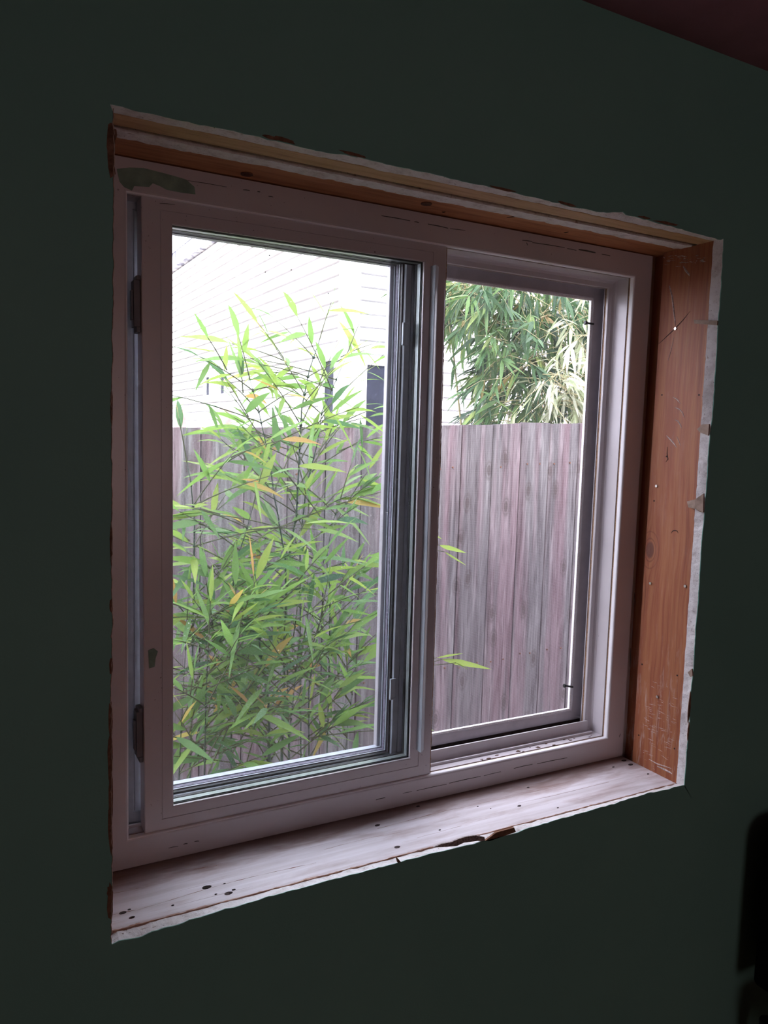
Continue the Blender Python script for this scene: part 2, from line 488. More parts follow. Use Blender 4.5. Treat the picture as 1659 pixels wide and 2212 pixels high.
def interp(pts, axis, val):
    pts = sorted(pts, key=lambda p: p[axis])
    if val <= pts[0][axis]: return pts[0][1 - axis]
    for a, b in zip(pts, pts[1:]):
        if val <= b[axis]:
            k = (val - a[axis]) / max(1e-9, b[axis] - a[axis])
            return a[1 - axis] + k * (b[1 - axis] - a[1 - axis])
    return pts[-1][1 - axis]


def jag(x, amp, s=60.0, seed=0.0):
    return amp * (noise.noise((x * s, seed, 1.7)) + 0.6 * noise.noise((x * s * 3.1, seed + 5, 0.3)))


W3 = lambda pts, Y: [(p.x, p.z) for p in (atY(a, b, Y) for a, b in pts)]
oT, oR, oB, oL = W3(OUT_TOP, 1.0), W3(OUT_RIGHT, 1.0), W3(OUT_BOT, 1.0), W3(OUT_LEFT, 1.0)
iT, iB = W3(IN_TOP, 1.018), W3(IN_BOT, 1.018)
front, back = [], []
N = 150
xL, xR = 0.1615, 1.2235
zB, zT = CZ - 0.668, CZ + 0.374
for k in range(N):                                     # top edge, left to right
    x = xL + (xR + 0.002 - xL) * k / N
    front.append((x, 1.0, interp(oT, 0, x) + jag(x, 0.0016, 60, 1)))
    back.append((x, 1.018, min(interp(iT, 0, x), CZ + 0.3735) + jag(x, 0.0008, 70, 2)))
for k in range(N):                                     # right edge, downwards
    z = zT + (zB - zT) * k / N
    front.append((interp(oR, 1, z) + 0.001 + jag(z, 0.0014, 60, 3), 1.0, z))
    back.append((OX1 - 0.001 + jag(z, 0.0012, 60, 4), 1.018, min(z, CZ + 0.373)))
for k in range(N):                                     # bottom edge, right to left
    x = xR + (xL - xR) * k / N
    front.append((x, 1.0, interp(oB, 0, x) + jag(x, 0.0018, 60, 5)))
    back.append((x, 1.018, min(max(interp(iB, 0, x), CZ - 0.672), CZ - 0.6625) + jag(x, 0.0012, 70, 6)))
for k in range(N):                                     # left edge, upwards
    z = zB + (zT - zB) * k / N
    front.append((interp(oL, 1, z) + jag(z, 0.0013, 60, 7), 1.0, z))
    back.append((OX0 - 0.004 + jag(z, 0.0008, 60, 8), 1.018, z))
RX0, RX1 = -2.7, 3.2                                   # room extents along the wall
mb = MB()


def outer_loop(Y):
    o = []
    for seg in range(4):
        for k in range(N):
            t = k / N
            o.append([(RX0 + (RX1 - RX0) * t, Y, CEILZ), (RX1, Y, CEILZ * (1 - t)), (RX1 + (RX0 - RX1) * t, Y, 0.0), (RX0, Y, CEILZ * t)][seg])
    return o


mid = [((a[0] * 0.93 + b[0] * 0.07), 1.0012, (a[2] * 0.93 + b[2] * 0.07)) for a, b in zip(front, back)]


def near_loop(m, Y):
    a0, a1, b0, b1 = xL - m, xR + m, zB - m, zT + m
    o = []
    for seg in range(4):
        for k in range(N):
            t = k / N
            o.append([(a0 + (a1 - a0) * t, Y, b1), (a1, Y, b1 + (b0 - b1) * t), (a1 + (a0 - a1) * t, Y, b0), (a0, Y, b0 + (b1 - b0) * t)][seg])
    return o


mb.loft([outer_loop(1.018), outer_loop(1.0), near_loop(.06, 1.0), near_loop(.03, 1.0), front, mid])
wall = mb.build('wall_front', WALL)
struct(wall, 'dark green painted wall with a ragged hole cut round the window')
mb = MB()
mid2 = []
for j, (a, b) in enumerate(zip(mid, back)):
    w = 0.5 + 0.0
    mid2.append((a[0] * .5 + b[0] * .5 + jag(j * 0.01, 0.0012, 40, 9), 1.009, a[2] * .5 + b[2] * .5 + jag(j * 0.01, 0.0012, 40, 11)))
mb.loft([mid, mid2, back])
mb.build('plasterboard_edge', GYP, wall)
# torn paper and chipped plasterboard round the cut
mb = MB()


def flake(px, py, w, h, Y=1.0, tilt=0.0, n=11, th=0.0012, seed=0):
    """an irregular scrap of paper centred at a photo point; w, h in metres"""
    r = random.Random(seed); c = atY(px, py, Y); poly = []
    for k in range(n):
        a = 2 * math.pi * k / n; q = 0.72 + 0.45 * r.random()
        dx, dz = math.cos(a) * w / 2 * q, math.sin(a) * h / 2 * q
        poly.append((c.x + dx * math.cos(tilt) - dz * math.sin(tilt), Y - 0.0004 - 0.00012 * (seed % 5), c.z + dx * math.sin(tilt) + dz * math.cos(tilt)))
    mb.slab(poly, (0, th, 0))


for k, (px, py, w, h, ti) in enumerate([(239, 305, .009, .050, 0), (240, 350, .008, .045, .1), (242, 290, .010, .02, 0), (612, 302, .034, .006, -.05), (585, 297, .022, .005, -.1), (762, 333, .040, .004, -.03), (1085, 408, .05, .004, -.02), (1225, 441, .045, .005, -.05), (1440, 482, .06, .005, 0), (1392, 470, .03, .004, 0),
                                     (239, 1560, .005, .06, 0), (238, 1640, .007, .07, 0), (239, 1720, .006, .08, 0), (238, 1800, .006, .06, .05), (238, 1950, .008, .05, 0), (236, 1925, .006, .015, 0), (240, 1440, .005, .025, 0), (240, 1310, .004, .02, 0), (241, 880, .003, .05, 0), (240, 1180, .003, .06, 0),
                                     (1489, 1530, .006, .06, 0), (1487, 1580, .004, .04, 0)]):
    flake(px, py, w, h, 1.0, ti, seed=k)
mb.build('torn_paper', KRAFT, wall)
mb = MB()
for k, (pts) in enumerate([[(1501, 691), (1552, 693), (1551, 703), (1502, 699)], [(1508, 927), (1519, 917), (1534, 916), (1532, 941), (1514, 934)], [(1486, 1083), (1503, 1079), (1522, 1066), (1521, 1107), (1514, 1106), (1504, 1099), (1489, 1096)], [(1488, 1452), (1497, 1444), (1498, 1460), (1493, 1462)]]):
    poly = []
    for (a, b) in pts:
        f = min(1, max(0, (a - 1488) / 50.0))
        poly.append(atX(a, b, OX1 - 0.0015 if a < 1512 else OX1 + 0.0005))
    mb.slab(poly, (-0.003, 0, 0))
mb.build('broken_paper_tab', mat_plain('grey_brown_card', (0.34, 0.25, 0.20), 0.95, 0.35, 60, 0.1), wall)
mb = MB()
for pts in ([(1046, 1814), (1070, 1796), (1108, 1786), (1112, 1795), (1080, 1806), (1055, 1815)], [(854, 1850), (858, 1853), (864, 1860), (857, 1861)]):
    mb.slab([atY(a, b, 1.0035) for a, b in pts], (0, -0.0035, 0))
mb.build('torn_paper', KRAFT, wall)
mb = MB()
cr = [(935, 1829), (950, 1822), (975, 1817), (988, 1811), (1005, 1806), (1025, 1803), (1045, 1807), (1046, 1815), (1030, 1815), (1000, 1819), (985, 1826), (960, 1828)]
mb.slab([atY(a, b, 1.0035) for a, b in cr], (0, -0.0025, 0))
mb.build('crumbled_core', mat_plain('grey_crumbled_core', (0.42, 0.36, 0.34), 0.95, 0.6, 260, 0.1), wall)

mb = MB(); pts = []                                     # frayed paper along the left cut
for k in range(260):
    z = zB + .004 + (zT - zB - .006) * k / 259
    pts.append(Vector((interp(oL, 1, z) + jag(z, .0013, 60, 7) + jag(z, .0008, 190, 31), .9994, z)))
mb.tube(pts, [.0005 + .0006 * abs(noise.noise((p.z * 90, 4.2, 1))) for p in pts], 5)
mb.build('paper_fringe', mat_plain('beige_frayed_paper', (0.50, 0.40, 0.32), 0.9, 0.4, 150, 0.1), wall)

# the rest of the room
mb = MB(); mb.box(RX0 - 0.15, RX1 + 0.15, -3.4, 1.30, CEILZ, CEILZ + 0.12)
struct(mb.build('ceiling', CEIL), 'dark reddish ceiling')
mb = MB(); mb.box(RX0 - 0.15, RX1 + 0.15, -3.4, 1.30, -0.12, 0.0)
struct(mb.build('floor', FLOOR), 'brown board floor')
mb = MB(); mb.box(RX1, RX1 + 0.15, -3.4, 1.30, 0, CEILZ)
struct(mb.build('wall_right', ROOMW), 'dull green side wall')
mb = MB()
mb.box(RX0, -.11, -3.4, -3.25, 0, CEILZ); mb.box(1.21, RX1, -3.4, -3.25, 0, CEILZ)
mb.box(-.11, 1.21, -3.4, -3.25, 0, 0.8); mb.box(-.11, 1.21, -3.4, -3.25, 2.1, CEILZ)
struct(mb.build('wall_back', ROOMW), 'dull green rear wall with an added window opening')
mb = MB(); mb.box(RX0 - 0.15, RX0, -3.4, 1.30, 0, CEILZ)
struct(mb.build('wall_left', ROOMW), 'dull green side wall')
mb = MB()  # unseen window, added to go with the fill lamp
for (x0, x1, z0, z1) in ((-.11, -.05, .8, 2.1), (1.15, 1.21, .8, 2.1), (-.05, 1.15, .8, .86), (-.05, 1.15, 2.04, 2.1), (.53, .57, .86, 2.04)):
    mb.box(x0, x1, -3.36, -3.30, z0, z1)
w2 = mb.build('added_window', VINYL); struct(w2, 'added unseen window behind the fill lamp')
mb = MB(); mb.box(-.08, 1.18, -3.29, -3.28, .8, 2.1)  # opaque panel added to shut sky light out of the opening
mb.build('light_blocker', mat_plain('grey_light_blocker', (0.4, 0.38, 0.37), 0.9, 0.1, 8, 0.1), w2)
# outer skin of the wall round the opening
mb = MB()
mb.box(RX0, OX0, 1.17, 1.30, GZ, CEILZ + .12); mb.box(OX1, RX1, 1.17, 1.30, GZ, CEILZ + .12)
mb.box(OX0, OX1, 1.17, 1.30, GZ, OZ0); mb.box(OX0, OX1, 1.17, 1.30, OZ1, CEILZ + .12)
struct(mb.build('wall_exterior', OUTW), 'outside cladding of the room wall')

# ------------------------------------------------------------------ lumber lining the opening
mb = MB(); mb.box(OX0 - .03, OX1 + .03, 1.0185, 1.055, OZ1, OZ1 + 0.14)
tag(mb.build('header_board', TANWOOD, None, bevel=0.0015), 'pale tan header board just behind the white cut edge above the window', 'board')
# spacer strip
mb = MB(); n = 160
lo = []
for k in range(n + 1):
    x = OX0 - .03 + (OX1 - OX0 + .06) * k / n
    lo.append(x)
loops = []
for (y, z, amp) in ((1.066, OZ1 + .1, 0), (1.067, OZ1 - .001, .0007), (1.094, OZ1 - .001, .0015), (1.095, OZ1 + .1, 0)):
    loops.append([(x, y + jag(x, amp * 1.4, 50, y), z + jag(x, amp, 60, 3 + y)) for x in lo])
mb.loft(loops, closed=False)
tag(mb.build('spacer_strip', GYP), 'white crumbly strip between the two header boards above the window', 'strip')
hb2 = thing('header_board', 'orange-brown header board touching the top of the window frame', 'board')
mb = MB(); mb.box(OX0 - .03, OX1 + .03, 1.0955, 1.170, OZ1 + 0.0005, OZ1 + 0.14)
mb.build('board', BROWNWOOD, hb2, bevel=0.001)
for (a, b) in ((533, 376), (921, 440)):
    p = atZ(a, b, OZ1)
    mb = MB(); mb.tube([(p.x, p.y, p.z - .0012), (p.x, p.y, p.z + .004)], .009, 14)
    mb.tube([(p.x, p.y, p.z - .002), (p.x, p.y, p.z + .004)], .004, 10)
    mb.build('nail_head', RUST, hb2)
mb = MB()
for (a, b, c, d) in ((1095, 470, 1130, 465), (1218, 503, 1228, 501), (955, 458, 962, 458)):
    p, q = atZ(a, b, OZ1), atZ(c, d, OZ1)
    mb = MB(); mb.tube([p, (p + q) / 2 + Vector((0, .001, 0)), q], [.0004, .001, .0004], 5)
    mb.build('crack', DARKHOLE, hb2)

# right jamb stud
jb = thing('jamb_board', 'reddish wooden jamb board with a dark knot, right of the window', 'board')
mb = MB(); mb.box(OX1, OX1 + .038, 1.0185, 1.134, OZ0 - .03, OZ1 + .0); mb.box(OX1 + .016, OX1 + .038, 1.134, 1.30, OZ0 - .03, OZ1)
mb.build('board', JAMB, jb)
mb = MB()
STROKES = [((1446, 617), (1452, 640), (1458, 690), (1459, 703), 5), ((1456, 728), (1449, 760), (1446, 770), (1443, 780), 2), ((1454, 858), (1462, 862), (1467, 868), (1470, 872), 3), ((1458, 880), (1468, 884), (1475, 892), (1478, 902), 3), ((1459, 907), (1465, 910), (1470, 918), (1473, 925), 4), ((1440, 941), (1447, 948), (1456, 958), (1462, 967), 4), ((1462, 942), (1466, 952), (1469, 960), (1470, 962), 2),
           ((1476, 575), (1482, 585), (1488, 592), (1490, 596), 6), ((1420, 1655), (1435, 1662), (1447, 1668), (1452, 1672), 6), ((1402, 1640), (1420, 1650), (1436, 1655), (1450, 1660), 4)]
for s in STROKES:
    w = s[-1] * 0.00036
    pts = [atX(a, b, OX1) for a, b in s[:-1]]
    mb.tube([p + Vector((-.0001, 0, 0)) for p in pts], [w * .4, w, w * .8, w * .3], 5)
sr = random.Random(77)
for k in range(34):
    a = sr.uniform(1432, 1522); b = 566 + sr.gauss(0, 7) - (a - 1432) * .08; L = sr.uniform(4, 13)
    pts = [atX(a + L * q, b + sr.uniform(-1, 1), OX1) for q in (0, .35, .7, 1)]
    w = sr.uniform(.0003, .0013)
    mb.tube([p + Vector((.0001, 0, 0)) for p in pts], [w * .2, w, w * sr.uniform(.3, 1), w * .2], 4)
for k in range(95):
    a = sr.uniform(1388, 1466); b = min(1660, max(1440, sr.gauss(1570, 50))); L = sr.uniform(4, 17); sl_ = sr.uniform(.25, .65)
    if a + L > 1467 - (b - 1500) * .06: continue
    pts = [atX(a + L * q, b + L * sl_ * q + sr.uniform(-.6, .6), OX1) for q in (0, .35, .7, 1)]
    w = sr.uniform(.0002, .0007)
    mb.tube([p + Vector((.00008, 0, 0)) for p in pts], [w * .2, w, w * sr.uniform(.3, 1), w * .2], 4)
mb.build('plaster_scrape', PLASTER, jb)
for (a, b) in ((1460, 710), (1419, 1050), (1406, 1260), (1481, 1266), (1421, 1505)):
    p = atX(a, b, OX1); mb = MB()
    mb.tube([p + Vector((-.0025, 0, 0)), p + Vector((.004, 0, 0))], .0028, 10)
    mb.build('nail', STEEL, jb)
for (a, b) in ((1430, 853), (1510, 853), (1413, 1082), (1387, 1435), (1463, 1459), (1380, 1588), (1457, 1617), (1440, 986)):
    p = atX(a, b, OX1); mb = MB()
    mb.tube([p + Vector((-.0004, 0, 0)), p + Vector((.003, 0, 0))], .0018, 8)
    mb.build('nail_hole', DARKHOLE, jb)
mb = MB()
for s in ([(1423, 743), (1440, 727), (1456, 712), (1475, 692), (1491, 672)], [(1442, 965), (1441, 980), (1443, 992), (1438, 998)], [(1450, 1152), (1453, 1147), (1458, 1146), (1463, 1147), (1465, 1152)]):
    mb = MB(); mb.tube([atX(a, b, OX1) for a, b in s], [.0004] + [.0009] * (len(s) - 2) + [.0003], 5)
    mb.build('crack', DARKHOLE, jb)

# left jamb stud (edge on from here)
mb = MB(); mb.box(OX0 - .045, OX0 - .004, 1.0185, 1.30, OZ0 - .03, OZ1)
tag(mb.build('jamb_board', BROWNWOOD), 'wooden jamb board hidden edge-on behind the cut wall, left of the window', 'board')

# sill plank
sl = thing('sill_plank', 'worn whitewashed wooden plank forming the sill under the window', 'sill')
mb = MB(); mb.box(OX0 - .03, OX1 + .0, 1.019, 1.30, OZ0 - .045, OZ0)
mb.build('plank', SILL, sl, bevel=.001)
# splintered front edge
mb = MB(); n = 200; lp = [[], [], []]
for k in range(n + 1):
    x = OX0 + (OX1 - .005 - OX0) * k / n
    zz = min(max(interp(iB, 0, x), CZ - .672), CZ - .6625)
    amp = .0022 if x < .75 else .0014
    j1 = abs(jag(x, amp, 90, 21)); j2 = abs(jag(x, amp * 2.2, 60, 23))
    lp[0].append((x, 1.0165, zz - .001)); lp[1].append((x, 1.018, OZ0 + .0004 + j1)); lp[2].append((x, 1.0215 + j2, OZ0 - .0004))
mb.loft(lp, closed=False)
mb.build('splintered_edge', SPLINTER, sl)
mb = MB()
for (a, b, r) in ((446, 1917, .007), (493, 1930, .006), (505, 1922, .003), (265, 1972, .005), (285, 1982, .004), (279, 1965, .0025), (466, 1932, .002), (373, 1956, .0022), (815, 1783, .005), (858, 1830, .0055), (903, 1742, .004), (1141, 1701, .003), (1122, 1741, .004), (1205, 1745, .002), (1348, 1643, .006), (1362, 1652, .006), (1325, 1657, .003), (950, 1793, .0022), (1032, 1742, .002), (1060, 1747, .0015), (485, 1909, .002), (1400, 1672, .003)):
    p = atZ(a, b, OZ0)
    rr = random.Random(a)
    mb.slab([(p.x + r * 1.05 * math.cos(t * .7) * (.8 + .3 * rr.random()), p.y + r * .6 * math.sin(t * .7), OZ0 + .0005) for t in range(9)], (0, 0, -.002))
mb.build('nail_hole', DARKHOLE, sl)
mb = MB()
for s in ([(242, 1976), (300, 1965), (446, 1920), (560, 1890), (700, 1860)], [(815, 1790), (960, 1752), (1100, 1722), (1240, 1690)], [(418, 1878), (476, 1868)], [(900, 1810), (1010, 1780)], [(700, 1835), (790, 1812), (880, 1795)], [(1120, 1735), (1200, 1718), (1330, 1685)], [(245, 1930), (330, 1912)]):
    pts = [atZ(a, b, OZ0) for a, b in s]
    fine = []
    for p, q in zip(pts, pts[1:]):
        for k in range(8): fine.append(p.lerp(q, k / 8) + Vector((0, jag(p.lerp(q, k / 8).x, .0012, 40, s[0][0]), -.0002)))
    mb.tube(fine, [.0007 * (0.4 + abs(noise.noise((q.x * 50, 2, s[0][1]))) * 1.8) for q in fine], 4)
mb.build('crack', SPLINTER, sl)

# ------------------------------------------------------------------ window_1
win = bpy.data.objects.new('window_1', None); COL.objects.link(win)
struct(win, 'white vinyl sliding window with its sash slid to the left and an insect screen on the right')
mb = MB()
IN = .0455
prof = [(0, 1.256), (0, FY), (IN - .0035, FY), (IN - .001, FY + .001), (IN, FY + .003), (IN, FY + .0105), (IN - .006, FY + .0105), (IN - .006, FY + .0150), (IN + .001, FY + .0150), (IN + .001, 1.206), (IN + .003, 1.2105), (IN + .007, 1.2136), (IN + .0155, 1.2136), (IN + .0165, 1.2145), (IN + .0165, 1.2195), (IN + .012, 1.2195), (IN + .012, 1.2245), (IN + .0165, 1.2245), (IN + .0165, 1.2265), (IN - .004, 1.2265), (IN - .004, 1.256)]
mb.ring(OX0 + .001, OX1 - .0005, OZ0 + .001, OZ1 - .0015, prof)
frame = mb.build('frame', VINYL, win)
IX0, IX1, IZ0, IZ1 = OX0 + IN, OX1 - IN, OZ0 + IN, OZ1 - IN
mb = MB()
mb.ring(OX0 + .001, OX1 - .0005, OZ0 + .001, OZ1 - .0015, [(IN - .0012, FY + .0004), (IN + .0004, FY + .0016), (IN + .0010, FY + .0034), (IN + .0010, FY + .0102), (IN - .0012, FY + .0102)])  # white strip over the lip, its highlight put into the colour
mb.build('lip_highlight', mat_plain('white_lip_highlight', (0.88, 0.87, 0.90), 0.6, 0.02, 10, 0.25), frame)
mb = MB()                                               # pile seal just behind the lip and in the outer groove
mb.ring(OX0 + .001, OX1 - .0005, OZ0 + .001, OZ1 - .0015, [(IN - .0055, FY + .0107), (IN - .0005, FY + .0107), (IN - .0005, FY + .0148), (IN - .0055, FY + .0148)])
mb.ring(OX0 + .001, OX1 - .0005, OZ0 + .001, OZ1 - .0015, [(IN + .0122, 1.2197), (IN + .0155, 1.2197), (IN + .0155, 1.2243), (IN + .0122, 1.2243)])
mb.build('pile_seal', PILE, frame)
mb = MB()                                               # bottom track rails
zt = atY(1050, 1597, 1.2136).z; zr = atY(1050, 1625, 1.196).z
for (y0, y1, ztop) in ((1.2095, 1.2138, zt), (1.1935, 1.1975, zr)):
    mb.box(OX0 + .045, IX1 - .012, y0, y1, IZ0 - .003, ztop)
mb.box(OX0 + .045, IX1, 1.2265, 1.229, IZ0 - .003, IZ0 + .012)
mb.build('track_rail', VINYL, frame, bevel=.0012)
mb = MB()                                               # dirt lying in the bottom track
for k in range(60):
    x = rng.uniform(.78, 1.16); y = rng.choice([rng.uniform(1.176, 1.192), rng.uniform(1.199, 1.208), rng.uniform(1.2145, 1.225)])
    r = rng.uniform(.0008, .003)
    mb.slab([(x + r * 2.2 * math.cos(t), y + r * math.sin(t), IZ0 + .0012) for t in (0, 1.1, 2.2, 3.1, 4.1, 5.2)], (0, 0, .0012))
for (y0, y1) in ((1.2139, 1.2263), (1.1977, 1.2093), (1.1865, 1.1934)):
    mb.slab([(x, y, IZ0 + .0016) for x, y in [(.70 + (1.168 - .70) * k / 40, y0 + .0004 + .0012 * rng.random()) for k in range(41)] + [(1.168 - (1.168 - .70) * k / 40, y1 - .0004 - .0015 * rng.random()) for k in range(41)]], (0, 0, -.0012))
mb.build('track_dirt', mat_plain('brown_track_dirt', (0.10, 0.06, 0.045), 0.95, 0.4, 120, 0.1), frame)
# green paint smears and scuffs on the frame face
mb = MB()
SM = [(252, 365), (280, 362), (310, 363), (345, 372), (375, 380), (402, 388), (420, 404), (422, 420), (395, 417), (360, 410), (345, 402), (330, 396), (322, 404), (290, 402), (285, 412), (268, 404), (258, 392)]
mb.slab([atY(a, b, FY) for a, b in SM], (0, -.0006, 0))
SM2 = [(320, 1405), (332, 1400), (341, 1407), (336, 1422), (334, 1440), (322, 1444)]
mb.slab([atY(a, b, 1.1665) for a, b in SM2], (0, -.0006, 0))
mb.build('paint_smear', GREENSMEAR, frame)
mb = MB()
for (a, b, c, d, w) in ((824, 466, 886, 477, 2), (895, 479, 905, 481, 2), (924, 484, 968, 493, 2), (972, 494, 1005, 498, 1.5), (1128, 519, 1150, 522, 2), (1137, 524, 1140, 530, 2), (1150, 524, 1220, 535, 2), (1225, 537, 1245, 541, 2), (1250, 539, 1286, 546, 4), (1300, 549, 1318, 553, 2), (405, 390, 490, 404, 1.2), (525, 410, 540, 412, 1.5), (556, 414, 562, 415, 2), (580, 424, 590, 426, 2), (345, 439, 378, 442, 1),
                        (970, 1692, 1038, 1677, 2), (1045, 1676, 1082, 1667, 1.6), (900, 1708, 965, 1694, 1.6), (870, 1714, 890, 1710, 1.5), (1110, 1660, 1150, 1651, 2), (1160, 1650, 1225, 1637, 2), (812, 1728, 832, 1723, 2), (364, 1832, 385, 1828, 1.6), (396, 1824, 405, 1822, 2), (420, 1818, 430, 1817, 2), (1370, 1280, 1372, 1310, 1.5), (1362, 1400, 1361, 1440, 1.6), (1340, 1585, 1338, 1592, 2)):
    p, q = atY(a, b, FY), atY(c, d, FY)
    mb.tube([p, p.lerp(q, .5) + Vector((0, 0, .0004)), q], [w * .00028, w * .0004, w * .00028], 4)
mb.build('scuff_mark', SCUFF, frame)

# sliding sash (nearer the room), a touch out of square
SX0, SX1, SZ0, SZ1 = .2325, .7425, OZ0 + .040, OZ1 - .036
SY = 1.1675


def rack(o, ang=math.radians(.3)):
    c = Vector(((SX0 + SX1) / 2, 1.18, (SZ0 + SZ1) / 2))
    M = Matrix.Translation(c) @ Matrix.Rotation(-ang, 4, 'Y') @ Matrix.Translation(-c)
    o.data.transform(M); return o


mb = MB()
GI = .0435                                             # outer edge to the glass
prof = [(0, 1.1985), (0, SY + .001), (.001, SY), (.0255, SY), (.0258, SY + .0012), (.0268, SY + .0012), (.0271, SY), (GI - .002, SY), (GI, SY + .001), (GI, SY + .006), (GI - .006, SY + .006), (GI - .006, 1.1925), (GI - .003, 1.1925), (GI - .003, 1.1985)]
mb.ring(SX0, SX1, SZ0, SZ1, prof)
sash = rack(mb.build('sliding_sash', VINYL, win))
mb = MB()
mb.box(SX0 + GI - .005, SX1 - GI + .005, 1.1750, 1.1780, SZ0 + GI - .005, SZ1 - GI + .005)
mb.box(SX0 + GI - .005, SX1 - GI + .005, 1.1885, 1.1915, SZ0 + GI - .005, SZ1 - GI + .005)
rack(mb.build('glass_pane', GLASS, sash))
mb = MB()
mb.ring(SX0, SX1, SZ0, SZ1, [(GI - .006, 1.1781), (GI + .0015, 1.1781), (GI + .0015, 1.1884), (GI - .006, 1.1884)])
rack(mb.build('glazing_spacer', SPACER, sash))
mb = MB()
mb.ring(SX0, SX1, SZ0, SZ1, [(GI - .006, SY + .0062), (GI + .0012, SY + .0062), (GI + .0012, 1.1749), (GI - .006, 1.1749)])
mb.ring(SX0, SX1, SZ0, SZ1, [(GI - .006, 1.1916), (GI + .0012, 1.1916), (GI + .0012, 1.1985), (GI - .003, 1.1985)])
rack(mb.build('gasket', GASKET, sash))
for (a, b, r_) in ((582, 552, .9), (597, 568, .6), (573, 588, .8), (629, 583, .8), (709, 634, .8), (577, 600, .5), (410, 602, .5), (660, 700, .5), (812, 690, .5)):
    p = atY(a, b, 1.1749); mb = MB(); mb.tube([p, p + Vector((0, -.0005, 0))], r_ * .0012, 8)
    mb.build('fly_speck', DARKHOLE, sash)
# finger pull along the meeting stile
mb = MB()
zp0, zp1 = atY(915, 1618, SY).z, atY(940, 578, SY).z
pp = [(.7115, SY), (.7120, SY - .0135), (.7126, SY - .0145), (.7136, SY - .0143), (.7200, SY - .0092), (.7250, SY - .0040), (.7265, SY)]
mb.loft([[(x, y, zp0) for x, y in pp], [(x, y, zp1) for x, y in pp]])
mb.add([(x, y, zp0) for x, y in pp], [tuple(range(len(pp)))]); mb.add([(x, y, zp1) for x, y in pp], [tuple(range(len(pp)))])
rack(mb.build('finger_pull', PULL, sash))
mb = MB(); n = 160; lp = [[], [], [], []]               # fuzzy pile on the stile's outer edge
for k in range(n + 1):
    z = SZ0 + .004 + (SZ1 - SZ0 - .01) * k / n
    lp[0].append((SX1 - .002, SY + .002, z)); lp[1].append((SX1 + .003 + rng.uniform(-.0006, .0006), SY + .003, z))
    lp[2].append((SX1 + .0035 + rng.uniform(-.0006, .0006), SY + .008, z)); lp[3].append((SX1 - .002, SY + .009, z))
mb.loft(lp, closed=False)
rack(mb.build('pile_seal', PILE, sash))
# latch keepers in the slot beside the sash
for (y0, y1) in ((596, 718), (1524, 1640)):
    za, zb = atY(300, y1, 1.185).z, atY(300, y0, 1.185).z
    mb = MB()
    mb.box(SX0 - .0095, SX0 - .0005, 1.176, 1.196, za + .008, zb - .006)
    mb.box(SX0 - .006, SX0 - .0005, 1.174, 1.196, zb - .006, zb)
    mb.box(SX0 - .006, SX0 - .0005, 1.174, 1.196, za, za + .008)
    mb.box(SX0 - .0125, SX0 - .0095, 1.180, 1.190, za + .018, zb - .020)
    rack(mb.build('latch_keeper', KEEPER, sash, bevel=.0008))

# fixed outer sash behind it
fy0, fy1 = 1.2045, 1.248
vx1 = .6720; vz0, vz1 = CZ - .577, CZ + .2965
mb = MB()
FX0, FX1, FZ0, FZ1 = OX0 + .040, vx1 + .0455, vz0 - .040, vz1 + .040
pr2 = [(0, fy1), (0, fy0), (.022, fy0), (.0225, fy0 + .002), (.024, fy0 + .002), (.0245, fy0 + .0005), (.034, fy0 + .0005), (.0355, fy0 + .004), (.0355, fy0 + .014), (.040, fy0 + .014), (.040, fy0 + .017), (.034, fy0 + .017), (.034, fy1 - .012), (.040, fy1 - .012), (.0402, fy1)]
mb.ring(FX0, FX1, FZ0, FZ1, pr2)
fixed = mb.build('fixed_sash', mat_plain('grey_blue_outer_frame', (0.40, 0.44, 0.50), 0.4, 0.1, 60, 0.5), win)
mb = MB(); mb.box(FX0 + .034, FX1 - .034, fy0 + .0172, fy0 + .0202, FZ0 + .034, FZ1 - .034)
mb.box(FX0 + .034, FX1 - .034, fy1 - .0155, fy1 - .0125, FZ0 + .034, FZ1 - .034)
mb.build('glass_pane', GLASS2, fixed)
mb = MB(); mb.ring(FX0, FX1, FZ0, FZ1, [(.0342, fy0 + .0203), (.0395, fy0 + .0203), (.0395, fy1 - .0156), (.0342, fy1 - .0156)])
mb.build('glazing_spacer', mat_plain('speckled_dark_spacer', (0.17, 0.16, 0.21), 0.6, 0.8, 420, 0.3), fixed)
mb = MB(); mb.ring(FX0, FX1, FZ0, FZ1, [(.0357, fy0 + .0045), (.0385, fy0 + .006), (.0385, fy0 + .0135), (.0357, fy0 + .0135)])
mb.build('gasket', GASKET, fixed)
for (a, b) in ((874, 722), (847, 1488)):
    c = atY(a, b, fy0)
    mb = MB()
    mb.box(c.x - .0055, c.x + .0055, fy0 - .0012, fy0 + .0005, c.z - .0195, c.z + .0195)
    mb.box(c.x - .0055, c.x - .0035, fy0 - .0045, fy0 - .001, c.z - .0195, c.z + .0195)
    mb.box(c.x - .0055, c.x + .0055, fy0 - .004, fy0 - .001, c.z + .0165, c.z + .0195)
    mb.box(c.x - .0055, c.x + .0055, fy0 - .004, fy0 - .001, c.z - .0195, c.z - .0165)
    mb.tube([(c.x + .001, fy0 - .002, c.z - .011), (c.x + .001, fy0 - .001, c.z - .011)], .0022, 10)
    mb.build('latch_tab', PULL, fixed, bevel=.0006)

